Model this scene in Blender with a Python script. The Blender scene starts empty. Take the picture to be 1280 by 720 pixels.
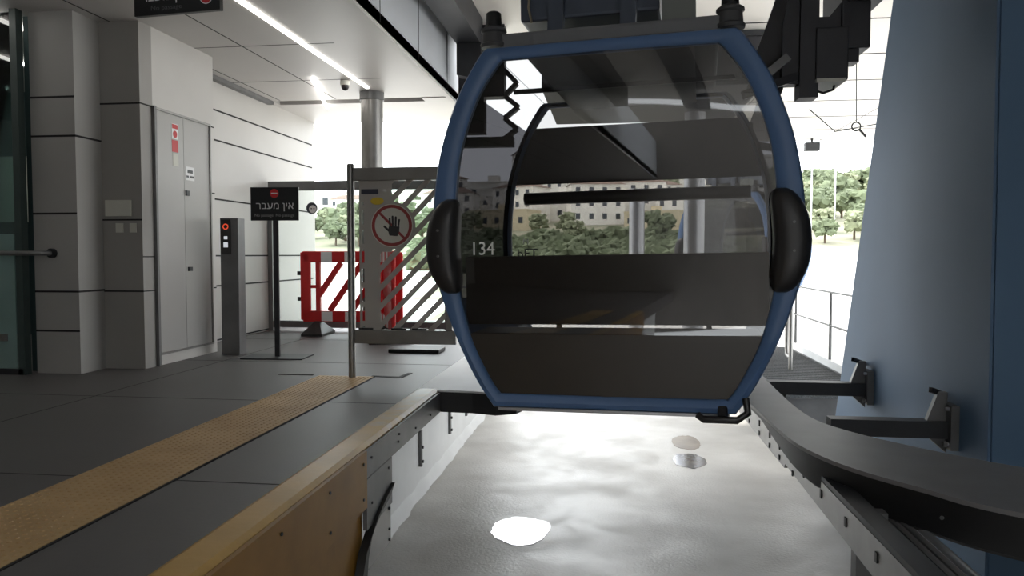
import bpy, bmesh, math, random
from mathutils import Vector, Matrix, noise
R = math.radians
random.seed(7)
S = bpy.context.scene
COL = S.collection

# ------------------------------------------------------------------ camera
cam_d = bpy.data.cameras.new('camera'); cam = bpy.data.objects.new('camera', cam_d); COL.objects.link(cam)
cam_d.sensor_width = 36.0; cam_d.lens = 950.0 * 36.0 / 1280.0
cam_d.clip_start = 0.05; cam_d.clip_end = 1500
cam.location = (0, 0, 1.0)
cam.rotation_euler = (R(90 - 2.5314), 0, R(7.4886))
S.camera = cam

# ------------------------------------------------------------------ sky, sun, exposure
W = bpy.data.worlds.new('sky'); S.world = W; W.use_nodes = True
wn = W.node_tree.nodes; wl = W.node_tree.links
bg = wn['Background']; bg.inputs['Color'].default_value = (0.93, 0.97, 1.0, 1); bg.inputs['Strength'].default_value = 5.5
sun_d = bpy.data.lights.new('sun', 'SUN'); sun_d.energy = 5.0; sun_d.angle = R(3); sun_d.color = (1, .95, .88)
sun = bpy.data.objects.new('sun', sun_d); COL.objects.link(sun); sun.rotation_euler = (R(34), R(0), R(-112)); sun.location = (30, 10, 40)
S.view_settings.view_transform = 'Standard'; S.view_settings.look = 'None'
S.view_settings.gamma = 1.0; S.view_settings.use_curve_mapping = False
S.view_settings.exposure = 0.0
S.cycles.use_denoising = True
S.cycles.max_bounces = 10; S.cycles.diffuse_bounces = 6; S.cycles.transparent_max_bounces = 16
S.cycles.sample_clamp_indirect = 8.0

# ------------------------------------------------------------------ materials
def srgb(r, g, b):
    f = lambda c: (c/255/12.92) if c/255 <= .04045 else ((c/255+.055)/1.055)**2.4
    return (f(r), f(g), f(b), 1)
def mat(name, col, rough=.6, metal=0.0, var=.06, scale=6.0, bump=0.0, bscale=60.0, col2=None, spec=.5, detail=4.0):
    m = bpy.data.materials.new(name); m.use_nodes = True
    n = m.node_tree.nodes; l = m.node_tree.links
    p = n['Principled BSDF']; p.inputs['Roughness'].default_value = rough; p.inputs['Metallic'].default_value = metal
    p.inputs['Specular IOR Level'].default_value = spec
    tc = n.new('ShaderNodeTexCoord')
    no = n.new('ShaderNodeTexNoise'); no.inputs['Scale'].default_value = scale; no.inputs['Detail'].default_value = detail
    l.new(tc.outputs['Object'], no.inputs['Vector'])
    mr = n.new('ShaderNodeMapRange'); mr.inputs['From Min'].default_value = .3; mr.inputs['From Max'].default_value = .7
    l.new(no.outputs['Fac'], mr.inputs['Value'])
    mx = n.new('ShaderNodeMix'); mx.data_type = 'RGBA'
    c = srgb(*col)
    c2 = srgb(*col2) if col2 else tuple(x*(1-var*2) for x in c[:3])+(1,)
    mx.inputs['A'].default_value = c; mx.inputs['B'].default_value = c2
    l.new(mr.outputs['Result'], mx.inputs['Factor']); l.new(mx.outputs['Result'], p.inputs['Base Color'])
    if bump:
        n2 = n.new('ShaderNodeTexNoise'); n2.inputs['Scale'].default_value = bscale; n2.inputs['Detail'].default_value = 3
        l.new(tc.outputs['Object'], n2.inputs['Vector'])
        b = n.new('ShaderNodeBump'); b.inputs['Strength'].default_value = bump; b.inputs['Distance'].default_value = .01
        l.new(n2.outputs['Fac'], b.inputs['Height']); l.new(b.outputs['Normal'], p.inputs['Normal'])
    return m
def emit(name, col, strength):
    m = bpy.data.materials.new(name); m.use_nodes = True
    n = m.node_tree.nodes; l = m.node_tree.links; n.remove(n['Principled BSDF'])
    e = n.new('ShaderNodeEmission'); e.inputs['Color'].default_value = srgb(*col); e.inputs['Strength'].default_value = strength
    l.new(e.outputs[0], n['Material Output'].inputs['Surface']); return m
def glass(name, tint, refl=.06, rough=.02, even=False):
    """thin pane: tinted transmission with a fresnel reflection"""
    m = bpy.data.materials.new(name); m.use_nodes = True
    n = m.node_tree.nodes; l = m.node_tree.links; n.remove(n['Principled BSDF'])
    t = n.new('ShaderNodeBsdfTransparent'); t.inputs['Color'].default_value = tuple(tint)+(1,)
    g = n.new('ShaderNodeBsdfGlossy'); g.inputs['Roughness'].default_value = rough
    f = n.new('ShaderNodeFresnel'); f.inputs['IOR'].default_value = 1.5
    ad = n.new('ShaderNodeMath'); ad.operation = 'ADD'; ad.inputs[1].default_value = refl - .04
    l.new(f.outputs[0], ad.inputs[0])
    mx = n.new('ShaderNodeMixShader'); l.new(t.outputs[0], mx.inputs[1])
    if even: mx.inputs[0].default_value = refl
    else: l.new(ad.outputs[0], mx.inputs[0]); l.new(g.outputs[0], mx.inputs[2])
    l.new(mx.outputs[0], n['Material Output'].inputs['Surface']); return m

M = {}
M['platform'] = mat('platform_tile', (94,91,91), .5, var=.05, scale=1.2, bump=.05)
M['joint'] = mat('dark_joint', (38,37,37), .8)
M['tactile'] = mat('tactile_yellow', (200,166,116), .55, var=.10, scale=3, col2=(176,142,94))
M['concrete'] = None
M['wall_panel'] = mat('wall_cladding', (196,193,189), .5, var=.03, scale=1.5)
M['wall_grey'] = mat('wall_cladding_grey', (152,149,145), .5, var=.04, scale=1.5)
M['ceiling'] = mat('ceiling_panel', (196,192,188), .45, var=.02, scale=1)
M['fascia'] = mat('fascia_metal', (186,189,194), .5, .1, var=.03, scale=2)
M['white'] = mat('white_paint', (225,226,226), .6, var=.05, scale=3)
M['steel'] = mat('brushed_steel', (150,148,145), .38, .75, var=.08, scale=8)
M['dullsteel'] = mat('dull_steel', (120,120,120), .5, .5, var=.12, scale=5)
M['darkmetal'] = mat('dark_metal', (56,57,60), .5, .3, var=.1)
M['black'] = mat('black_rubber', (32,32,33), .5, var=.1, scale=10)
M['blackplastic'] = mat('black_plastic', (44,42,42), .38, var=.08)
M['blue'] = mat('cabin_blue', (84,114,156), .4, .0, var=.05, scale=2)
M['pylon'] = mat('pylon_blue', (86,113,140), .65, .0, var=.07, scale=.9, col2=(76,102,128))
M['yellow'] = mat('curb_yellow', (158,114,42), .5, var=.1, scale=4, col2=(136,96,32))
M['rail_grey'] = mat('guide_grey', (122,120,121), .5, var=.08, scale=4)
M['red'] = mat('barrier_red', (205,22,26), .4, var=.06)
M['signblack'] = mat('sign_black', (34,36,38), .35, var=.05)
M['signwhite'] = mat('sign_white', (225,225,225), .5, var=.02)
M['signred'] = mat('sign_red', (190,36,40), .45, var=.02)
M['dooor'] = mat('door_grey', (168,166,163), .42, .1, var=.03, scale=1.4)
M['seat'] = mat('seat_brown', (84,76,68), .6, var=.08)
M['roofgrey'] = mat('cabin_roof_grey', (112,113,116), .5, var=.05)
M['machine'] = mat('machine_dark', (52,52,56), .5, .2, var=.12)
M['machblue'] = mat('machine_blue_grey', (78,86,100), .5, .2, var=.08)
M['ctrl'] = mat('control_box_grey', (120,124,120), .55, var=.04)
M['aluminium'] = mat('aluminium', (190,192,196), .35, .6, var=.05)
M['grate'] = mat('grating', (110,112,114), .6, .3, var=.3, scale=60)
M['canopy'] = mat('canopy_panel', (228,224,218), .5, var=.02, scale=.6)
M['plaza'] = mat('plaza_concrete', (206,204,200), .8, var=.05, scale=.2)
M['hill'] = mat('hill_scrub', (110,114,92), .95, var=.2, scale=.35, col2=(146,142,124), bump=.5, bscale=1.5)  # haze put into the colour: scrub paled and greyed
M['leaf_a'] = mat('leaf_dark', (108,118,90), .9, var=.25, scale=.9)  # both leaf greens lightened and desaturated to carry the haze
M['leaf_b'] = mat('leaf_light', (140,146,116), .9, var=.25, scale=.9)
M['bark'] = mat('bark', (88,74,60), .9)
M['housewhite'] = mat('house_render', (226,222,214), .8, var=.05, scale=.3)
M['housecream'] = mat('house_cream', (196,184,156), .8, var=.05, scale=.3)
M['tile'] = mat('roof_tile', (120,98,86), .8, var=.15, scale=1)
M['pane'] = mat('window_dark', (52,58,66), .2)
M['glassroom'] = mat('room_teal', (58,76,78), .7, var=.1, scale=1)
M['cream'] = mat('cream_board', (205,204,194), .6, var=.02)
M['tint'] = glass('cabin_tinted_glass', (.44,.435,.43), .075)
M['tint_dark'] = glass('cabin_roof_glass', (.5,.5,.5), .05, even=True)
M['tint_side'] = glass('cabin_side_privacy_glass', (.055,.055,.06), .05, even=True)
M['teal_glass'] = glass('teal_glass', (.55,.72,.70), .08)
M['frost'] = None
M['led'] = emit('led_line', (255,252,246), 9.0)
M['red_led'] = emit('validator_red', (230,90,60), .8)
M['white_led'] = emit('validator_white', (230,235,240), .7)

# pit floor: damp concrete with puddles
def pit_material():
    m = mat('pit_concrete', (224,221,216), .5, var=.12, scale=1.3, bump=.35, bscale=45, col2=(186,182,176), detail=9)
    n = m.node_tree.nodes; l = m.node_tree.links; p = n['Principled BSDF']
    tc = n.new('ShaderNodeTexCoord')
    no = n.new('ShaderNodeTexNoise'); no.inputs['Scale'].default_value = 2.6; no.inputs['Detail'].default_value = 12; no.inputs['Distortion'].default_value = .8
    mp = n.new('ShaderNodeMapping'); mp.inputs['Scale'].default_value = (1.0, 1.0, 1); l.new(tc.outputs['Object'], mp.inputs['Vector']); l.new(mp.outputs[0], no.inputs['Vector'])
    mr = n.new('ShaderNodeMapRange'); mr.inputs['From Min'].default_value = .38; mr.inputs['From Max'].default_value = .62
    mr.inputs['To Min'].default_value = .34; mr.inputs['To Max'].default_value = .5
    l.new(no.outputs['Fac'], mr.inputs['Value']); l.new(mr.outputs['Result'], p.inputs['Roughness'])
    return m
M['concrete'] = pit_material()
def water_material():
    m = mat('puddle_water', (120,118,114), .03, var=.0, spec=1.0); m.node_tree.nodes['Principled BSDF'].inputs['IOR'].default_value = 1.5
    m.node_tree.nodes['Principled BSDF'].inputs['Coat Weight'].default_value = 1.0
    m.node_tree.nodes['Principled BSDF'].inputs['Coat Roughness'].default_value = .02
    return m
M['water'] = water_material()
# worn yellow curb: paint rubbed to bare concrete further along
def curb_material():
    m = mat('worn_curb', (206,164,84), .42, var=.08, scale=5, bump=.1, bscale=30)
    n = m.node_tree.nodes; l = m.node_tree.links; p = n['Principled BSDF']
    tc = n.new('ShaderNodeTexCoord'); sp = n.new('ShaderNodeSeparateXYZ'); l.new(tc.outputs['Object'], sp.inputs[0])
    no = n.new('ShaderNodeTexNoise'); no.inputs['Scale'].default_value = 7; no.inputs['Detail'].default_value = 6; l.new(tc.outputs['Object'], no.inputs['Vector'])
    a = n.new('ShaderNodeMath'); a.operation = 'MULTIPLY_ADD'; l.new(no.outputs['Fac'], a.inputs[0]); a.inputs[1].default_value = 2.4; l.new(sp.outputs['Y'], a.inputs[2])
    mr = n.new('ShaderNodeMapRange'); mr.inputs['From Min'].default_value = 5.3; mr.inputs['From Max'].default_value = 6.6; l.new(a.outputs[0], mr.inputs['Value'])
    old = p.inputs['Base Color'].links[0].from_socket
    mx = n.new('ShaderNodeMix'); mx.data_type = 'RGBA'; l.new(mr.outputs['Result'], mx.inputs['Factor']); l.new(old, mx.inputs['A']); mx.inputs['B'].default_value = srgb(176,170,156)
    l.new(mx.outputs['Result'], p.inputs['Base Color']); return m
M['curb'] = curb_material()
# frosted film on the gate glass with clear slanted stripes
def film_material():
    m = bpy.data.materials.new('gate_film_glass'); m.use_nodes = True
    n = m.node_tree.nodes; l = m.node_tree.links; n.remove(n['Principled BSDF'])
    tc = n.new('ShaderNodeTexCoord'); sp = n.new('ShaderNodeSeparateXYZ'); l.new(tc.outputs['Object'], sp.inputs[0])
    def mt(op, a, b=None, c=None):
        k = n.new('ShaderNodeMath'); k.operation = op
        for i, v in enumerate((a, b, c)):
            if v is None: continue
            if isinstance(v, (int, float)): k.inputs[i].default_value = v
            else: l.new(v, k.inputs[i])
        return k.outputs[0]
    x = sp.outputs['X']; z = sp.outputs['Z']       # local: x from the post, z above platform
    d = mt('SUBTRACT', x, mt('MULTIPLY', z, .98))
    fr = mt('FRACT', mt('DIVIDE', mt('ADD', d, 4.0), .148))
    stripe = mt('LESS_THAN', fr, .62)
    dx = mt('SUBTRACT', x, .34); dz = mt('SUBTRACT', z, 1.23)
    disc = mt('GREATER_THAN', mt('ADD', mt('MULTIPLY', dx, dx), mt('MULTIPLY', dz, dz)), .19**2)
    # above the sign the film is whole on the left
    upper = mt('MAXIMUM', mt('LESS_THAN', z, 1.02), mt('GREATER_THAN', mt('SUBTRACT', x, mt('MULTIPLY', mt('SUBTRACT', z, 1.02), .0)), .44 - .1))
    clr = mt('MULTIPLY', mt('MULTIPLY', stripe, disc), mt('MULTIPLY', upper, mt('GREATER_THAN', x, .24)))
    # two short upright slots near the post
    sl = mt('MULTIPLY', mt('LESS_THAN', mt('ABSOLUTE', mt('SUBTRACT', x, .10)), .011), mt('LESS_THAN', mt('FRACT', mt('DIVIDE', z, .155)), .72))
    sl = mt('MULTIPLY', sl, mt('LESS_THAN', z, 1.42))
    clr = mt('MAXIMUM', clr, sl)
    tr = n.new('ShaderNodeBsdfTransparent'); tr.inputs['Color'].default_value = (.93,.96,.95,1)
    tr2 = n.new('ShaderNodeBsdfTransparent'); tr2.inputs['Color'].default_value = (.62,.6,.58,1)
    df = n.new('ShaderNodeBsdfDiffuse'); df.inputs['Color'].default_value = srgb(186,182,176)
    tl = n.new('ShaderNodeBsdfTranslucent'); tl.inputs['Color'].default_value = srgb(150,146,142)
    m1 = n.new('ShaderNodeMixShader'); m1.inputs[0].default_value = .12; l.new(df.outputs[0], m1.inputs[1]); l.new(tl.outputs[0], m1.inputs[2])
    m2 = n.new('ShaderNodeMixShader'); m2.inputs[0].default_value = .16; l.new(m1.outputs[0], m2.inputs[1]); l.new(tr2.outputs[0], m2.inputs[2])
    m3 = n.new('ShaderNodeMixShader'); l.new(clr, m3.inputs[0]); l.new(m2.outputs[0], m3.inputs[1]); l.new(tr.outputs[0], m3.inputs[2])
    l.new(m3.outputs[0], n['Material Output'].inputs['Surface']); return m
M['frost'] = film_material()

# ------------------------------------------------------------------ mesh helpers
class MB:
    def __init__(s): s.bm = bmesh.new()
    def box(s, x0, x1, y0, y1, z0, z1, rot=None, bev=0):
        vs = [s.bm.verts.new((x, y, z)) for x in (x0, x1) for y in (y0, y1) for z in (z0, z1)]
        q = [(0,1,3,2),(4,6,7,5),(0,4,5,1),(2,3,7,6),(0,2,6,4),(1,5,7,3)]
        fs = [s.bm.faces.new([vs[i] for i in f]) for f in q]
        if rot is not None:
            c = Vector(((x0+x1)/2, (y0+y1)/2, (z0+z1)/2))
            for v in vs: v.co = rot @ (v.co - c) + c
        if bev:
            es = list({e for f in fs for e in f.edges})
            bmesh.ops.bevel(s.bm, geom=es, offset=bev, segments=2, affect='EDGES', profile=.6)
        return s
    def bar(s, a, b, w, h=None, up=(0,0,1)):
        """rectangular bar from a to b"""
        h = h or w; a = Vector(a); b = Vector(b); d = (b-a).normalized(); u = Vector(up)
        if abs(d.dot(u)) > .98: u = Vector((0,1,0))
        r = d.cross(u).normalized(); u = r.cross(d).normalized()
        vs = [s.bm.verts.new(p + r*sx*w/2 + u*sz*h/2) for p in (a, b) for sx, sz in ((-1,-1),(1,-1),(1,1),(-1,1))]
        for i in range(4): s.bm.faces.new((vs[i], vs[(i+1)%4], vs[4+(i+1)%4], vs[4+i]))
        s.bm.faces.new(vs[3::-1]); s.bm.faces.new(vs[4:]); return s
    def tube(s, pts, r, seg=12, cap=True, radii=None):
        pts = [Vector(p) for p in pts]; rings = []
        pu = None
        for i, p in enumerate(pts):
            d = (pts[min(i+1, len(pts)-1)] - pts[max(i-1, 0)]).normalized()
            if pu is None:
                pu = Vector((0,0,1)) if abs(d.z) < .9 else Vector((1,0,0))
            rr = d.cross(pu).normalized(); pu = rr.cross(d).normalized()
            q = radii[i] if radii else r
            rings.append([s.bm.verts.new(p + (rr*math.cos(2*math.pi*k/seg) + pu*math.sin(2*math.pi*k/seg))*q) for k in range(seg)])
        for a, b in zip(rings, rings[1:]):
            for k in range(seg): s.bm.faces.new((a[k], a[(k+1)%seg], b[(k+1)%seg], b[k]))
        if cap: s.bm.faces.new(rings[0][::-1]); s.bm.faces.new(rings[-1])
        return s
    def prism(s, poly, axis, a, b, bev=0):
        """poly in the two other axes, extruded from a to b along axis"""
        def mk(u, v, t): return {'x': (t,u,v), 'y': (u,t,v), 'z': (u,v,t)}[axis]
        A = [s.bm.verts.new(mk(u, v, a)) for u, v in poly]; B = [s.bm.verts.new(mk(u, v, b)) for u, v in poly]
        n = len(poly); fs = []
        for i in range(n): fs.append(s.bm.faces.new((A[i], A[(i+1)%n], B[(i+1)%n], B[i])))
        fs.append(s.bm.faces.new(A[::-1])); fs.append(s.bm.faces.new(B))
        if bev:
            bmesh.ops.bevel(s.bm, geom=list({e for f in fs for e in f.edges}), offset=bev, segments=2, affect='EDGES')
        return s
    def loft(s, loops, close=True, caps=False):
        rs = [[s.bm.verts.new(p) for p in lp] for lp in loops]; n = len(rs[0])
        for a, b in zip(rs, rs[1:]):
            for k in range(n if close else n-1): s.bm.faces.new((a[k], a[(k+1)%n], b[(k+1)%n], b[k]))
        if caps: s.bm.faces.new(rs[0][::-1]); s.bm.faces.new(rs[-1])
        return s
    def disc(s, c, r, n=(0,-1,0), t=.003, seg=40):
        c = Vector(c); n = Vector(n).normalized()
        return s.tube([c, c + n*t], r, seg)
    def ring(s, c, ro, ri, n=(0,-1,0), t=.003, seg=40):
        c = Vector(c); n = Vector(n).normalized(); u = Vector((0,0,1)); r = n.cross(u).normalized()
        def lp(q, o): return [c + n*o + (r*math.cos(2*math.pi*k/seg) + u*math.sin(2*math.pi*k/seg))*q for k in range(seg)]
        return s.loft([lp(ro,0), lp(ro,t), lp(ri,t), lp(ri,0), lp(ro,0)])
    def ellipsoid(s, c, rx, ry, rz, p=2.0, nu=24, nv=16):
        sg = lambda w, e: math.copysign(abs(w)**e, w); e = 2.0/p
        rings = []
        for j in range(1, nv):
            ph = -math.pi/2 + math.pi*j/nv
            rings.append([(c[0]+rx*sg(math.cos(ph), e)*sg(math.cos(2*math.pi*k/nu), e), c[1]+ry*sg(math.cos(ph), e)*sg(math.sin(2*math.pi*k/nu), e), c[2]+rz*sg(math.sin(ph), e)) for k in range(nu)])
        return s.loft(rings, caps=True)
    def blob(s, c, r, sub=2, amp=.25, sq=1.0, seed=0):
        g = bmesh.ops.create_icosphere(s.bm, subdivisions=sub, radius=1.0)
        for v in g['verts']:
            d = v.co.normalized(); k = 1 + amp*noise.noise(d*1.9 + Vector((seed*3.1, seed, -seed))) + amp*.6*noise.noise(d*5 + Vector((seed, 2*seed, 5)))
            v.co = Vector(c) + Vector((d.x*r*k, d.y*r*k, d.z*r*k*sq))
        return s
    def build(s, name, material, parent=None, smooth=False, loc=None):
        bmesh.ops.recalc_face_normals(s.bm, faces=s.bm.faces)
        me = bpy.data.meshes.new(name); s.bm.to_mesh(me); s.bm.free()
        ms = material if isinstance(material, (list, tuple)) else [material]
        for m in ms: me.materials.append(m)
        if smooth:
            for p in me.polygons: p.use_smooth = True
            me.set_sharp_from_angle(angle=R(38))
        o = bpy.data.objects.new(name, me); COL.objects.link(o)
        if parent: o.parent = parent
        if loc: o.location = loc
        return o
def each(mb, name, material, parent, smooth=False):
    """every separate piece of mb becomes its own part"""
    bm = mb.bm; seen = set(); out = []
    bm.verts.ensure_lookup_table()
    for v0 in list(bm.verts):
        if v0 in seen: continue
        st = [v0]; isl = []; seen.add(v0)
        while st:
            v = st.pop(); isl.append(v)
            for e in v.link_edges:
                w = e.other_vert(v)
                if w not in seen: seen.add(w); st.append(w)
        ix = {v: i for i, v in enumerate(isl)}; fs = {f for v in isl for f in v.link_faces}
        n = MB(); nv = [n.bm.verts.new(v.co) for v in isl]
        for f in fs: n.bm.faces.new([nv[ix[v]] for v in f.verts])
        out.append(n.build(name, material, parent, smooth))
    bm.free(); return out
def tag(o, label=None, cat=None, group=None, kind=None):
    if label: o['label'] = label
    if cat: o['category'] = cat
    if group: o['group'] = group
    if kind: o['kind'] = kind
    return o
def thing(name, label, cat, loc=(0,0,0), rot=(0,0,0), group=None):
    o = bpy.data.objects.new(name, None); COL.objects.link(o); o.location = loc; o.rotation_euler = rot
    o.empty_display_size = .1
    return tag(o, label, cat, group)
def struct(o): o['kind'] = 'structure'; return o
def kids(o): return [c for c in bpy.data.objects if c.parent == o]
def copy_tree(o, parent=None):
    ch = kids(o); c = o.copy(); COL.objects.link(c)
    if parent: c.parent = parent
    for k in ch: copy_tree(k, c)
    return c
def text(body, size, name, material, parent, M4, extrude=.0008, align='CENTER', flip=False):
    cu = bpy.data.curves.new(name, 'FONT'); cu.body = body; cu.size = size; cu.extrude = extrude
    cu.align_x = align; cu.align_y = 'CENTER'; cu.resolution_u = 3
    t = bpy.data.objects.new(name, cu); COL.objects.link(t)
    bpy.context.view_layer.update()
    me = bpy.data.meshes.new_from_object(t.evaluated_get(bpy.context.evaluated_depsgraph_get()))
    bpy.data.objects.remove(t); me.name = name
    me.transform(M4); me.materials.clear(); me.materials.append(material)
    o = bpy.data.objects.new(name, me); COL.objects.link(o)
    if parent: o.parent = parent
    return o
def front(x, y, z, sx=1.0):       # text plane that faces -Y
    return Matrix.Translation((x, y, z)) @ Matrix.Rotation(R(90), 4, 'X') @ Matrix.Diagonal((sx, 1, 1, 1))
def facex(x, y, z):               # text plane that faces +X
    return Matrix.Translation((x, y, z)) @ Matrix.Rotation(R(90), 4, 'Z') @ Matrix.Rotation(R(90), 4, 'X')

# ================================================================== STRUCTURE
PF = -1.0     # pit floor level
# platform slab
struct(MB().box(-9, -1.42, -11, 11.2, -.25, 0).build('floor', M['platform']))
b = MB()
for y in (1.3, 3.1, 4.9, 6.7, 8.5): b.box(-9 if y > 6 else -9, -1.425, y, y+.008, .0005, .0012)
b.box(-3.62, -3.612, -8, 11, .0005, .0012)
struct(b.build('trim_1', M['joint']))
# pit floor
b = MB(); b.box(-1.6, 2.0, -8, 15, PF-.2, PF)
struct(b.build('floor', M['concrete']))
struct(MB().box(2.0, 9, -8, 15, PF-.22, PF-.02).build('floor', M['concrete']))
# pit wall beneath platform edge, white-painted, with rough plaster foot
struct(MB().box(-1.7, -1.58, -8, 11.2, PF, -.25).build('wall_pit', M['white']))
b = MB(); N = 60; lp = []
for i in range(N+1):
    y = 4.6 + (9.6-4.6)*i/N; w = .045 + .03*noise.noise(Vector((y*2.3, 0, 1))) + .015*noise.noise(Vector((y*9, 3, 1)))
    lp.append([(-1.58, y, PF), (-1.58, y, PF+.10+.03*noise.noise(Vector((y*4,7,0)))), (-1.58+w*.6, y, PF+.05), (-1.58+w, y, PF+.002)])
b.loft(lp, close=False); struct(b.build('trim_2', M['white'], smooth=True))
# ceiling over platform, z = 3
struct(MB().box(-9, -2.03, -11, 9.55, 3.0, 3.12).build('ceiling', M['ceiling']))
struct(MB().box(-9, -2.03, 9.75, 11.2, 2.99, 3.12).build('ceiling', M['ceiling']))
struct(MB().box(-9, -4.4, 9.55, 9.75, 2.99, 3.12).build('ceiling', M['ceiling']))
struct(MB().box(-2.42, -2.03, 9.55, 9.75, 2.99, 3.12).build('ceiling', M['ceiling']))
struct(MB().box(-4.4, -2.42, 9.55, 9.75, 3.05, 3.12).build('trim_3', M['darkmetal']))
b = MB()
for y in (1.0, 2.5, 4.0, 5.5, 7.0, 8.45): b.box(-4.48, -2.62, y, y+.012, 2.9985, 3.0)
for x in (-3.545, -4.3): b.box(x, x+.012, -8, 9.5, 2.9985, 3.0)
struct(b.build('trim_4', M['joint']))
# roof over the track, behind the fascia, and the canopy on the right
struct(MB().box(-2.03, .9, -5, 10.4, 3.9, 4.0).build('ceiling', M['canopy']))
struct(MB().box(.9, 11, -5, 20.3, 3.9, 4.0).build('ceiling', M['canopy']))
b = MB()
for k in range(15): b.box(.9, 11, 20.3-1.72*k-.02, 20.3-1.72*k, 3.893, 3.9)
for x in (2.6, 5.2): b.box(x, x+.012, -8, 20.3, 3.895, 3.9)
struct(b.build('trim_5', M['joint']))
# fascia: hanging panels at the ceiling's edge
struct(MB().box(-2.06, -2.03, -11, 11.2, 2.98, 4.0).build('wall_fascia', M['fascia']))
b = MB()
for y in (5.0, 6.55, 7.9, 9.3): b.box(-2.03, -2.027, y, y+.012, 3.03, 3.9)
struct(b.build('trim_6', M['joint']))
struct(MB().box(-2.07, -2.015, -8, 11.2, 2.965, 3.0).build('trim_7', M['wall_panel']))
# ---- left walls
struct(MB().box(-4.8, -4.4, 5.8, 6.12, 0, 3.0).build('wall_column', mat('column_cladding', (170,168,164), .5, var=.03, scale=1.5)))
struct(MB().box(-4.85, -4.03, 6.12, 6.3, 0, 3.0).build('wall_return', M['wall_grey']))
b = MB(); b.box(-4.5, -4.03, 6.3, 6.33, 0, 3.0).box(-4.5, -4.03, 7.27, 7.34, 0, 3.0).box(-4.5, -4.03, 6.33, 7.27, 2.31, 3.0).box(-4.5, -4.03, 6.33, 7.27, 0, .09).box(-4.5,-4.10,6.33,7.27,.09,2.31)
struct(b.build('wall_left', M['wall_panel']))
struct(MB().box(-4.6, -4.48, 7.34, 11.1, 0, 3.0).build('wall_left', M['wall_panel']))
b = MB()
for z in (2.30, 1.98, 1.34, .69, .36): b.box(-4.8, -4.399 if z in (1.98,) else -4.4, 5.796, 5.80, z-.008, z+.008)
b.box(-4.4, -4.396, 5.8, 6.12, 1.972, 1.988)
for z in (2.30, 1.30, .68): b.box(-4.4, -4.03, 6.116, 6.12, z-.007, z+.007)
b.box(-4.03, -4.026, 6.12, 6.3, 2.295, 2.307)
b.box(-4.4, -4.396, 5.8, 6.12, .682, .698)
for z in (.98, .68): b.box(-4.03, -4.027, 6.12, 6.32, z-.005, z+.005)
for z in (2.29, 1.62, .66): b.box(-4.03, -4.027, 7.28, 7.34, z-.006, z+.006)
for z in (2.64, 2.30, 1.63, .985, .64, .02): b.box(-4.48, -4.476, 7.36, 11.0, z-.009, z+.009)
struct(b.build('trim_8', M['joint']))
struct(MB().box(-4.032, -4.0, 6.285, 6.315, .0, 2.31).build('trim_9', M['dullsteel']))
struct(MB().box(-4.48, -4.40, 7.34, 9.55, 2.955, 3.0).build('trim_10', M['dullsteel']))
# unseen enclosure; back and right walls are added to shape the light
struct(MB().box(-12, 12, -11.2, -11, -1.1, 5).build('wall_added_back', mat('added_wall_grey', (112,108,104), .8)))  # added out of view, grey tone set for the veil on the cabin glass
struct(MB().box(-9.2, -9, -11, 11, 0, 3.1).build('wall_far_left', M['wall_grey']))
struct(MB().box(-9, -4.6, 11, 11.2, 0, 3.1).build('wall_room_end', M['wall_grey']))
struct(MB().box(3.4, 3.6, -3, 4.3, PF, 3.88).build('wall_added_right', M['pylon']))  # added out of view, length set to limit side light

# ---- dark glazed room left of the column
struct(MB().box(-9, -4.86, 8.6, 8.7, 0, 3.0).build('wall_room', M['glassroom']))
struct(MB().box(-4.93, -4.86, 5.9, 8.6, 0, 3.0).build('wall_room_side', M['glassroom']))
for x in (-5.15, -6.1, -7.2):
    o = MB().box(x-.02, x+.02, 4.0 if x < -6 else 5.0, 8.3, 2.97, 2.995).build('ceiling_light', M['led'])
    tag(o, {-5.15:'thin white light line in the glazed room, closest to the clad column', -6.1:'thin white light line in the glazed room, middle one of three', -7.2:'thin white light line in the glazed room, lowest in view and furthest left'}[x], 'ceiling light', None)
t = thing('glass_partition', 'teal glass partition at left edge beside the clad column', 'glass partition', (-5.6, 5.72, 0))
MB().box(-1.6, .72, 0, .012, 1.17, 2.98).build('upper_pane', M['teal_glass'], t)
fg = mat('frosted_teal', (150,182,178), .3, var=.1, scale=3)
def semi(name, col, a):
    m = mat(name, col, .3, var=.08, scale=2); p = m.node_tree.nodes['Principled BSDF']; p.inputs['Alpha'].default_value = a; return m
M['frost_teal'] = semi('frosted_teal_sheet', (158,190,186), .55)
MB().box(-1.6, .70, -.02, -.008, .05, 1.17).build('lower_pane', M['frost_teal'], t)
MB().box(-1.6, .76, -.03, .03, .0, .05).build('bottom_rail', M['darkmetal'], t)
MB().box(.72, .78, -.03, .04, .0, 3.0).build('edge_post', mat('post_green', (62,76,74), .5), t)
MB().box(.55, .62, -.03, -.02, .28, .34).build('clamp', M['steel'], t)
t = thing('handrail', 'grey tube handrail with flanged end fixed to the clad column', 'handrail', (-4.62, 5.79, 1.01))
MB().tube([(0,-.01,0),(-.02,-.12,0),(-.12,-.2,0),(-1.4,-.42,0)], .02, 12).build('tube', M['dullsteel'], t, True)
MB().tube([(0,0,0),(0,-.03,0)], .04, 18).build('flange', M['darkmetal'], t, True)
tag(MB().box(-9.0, -6.3, 8.5, 8.58, 1.4, 2.2).build('notice_board', M['cream']), 'cream board on the far wall of the glazed room', 'board')

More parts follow.
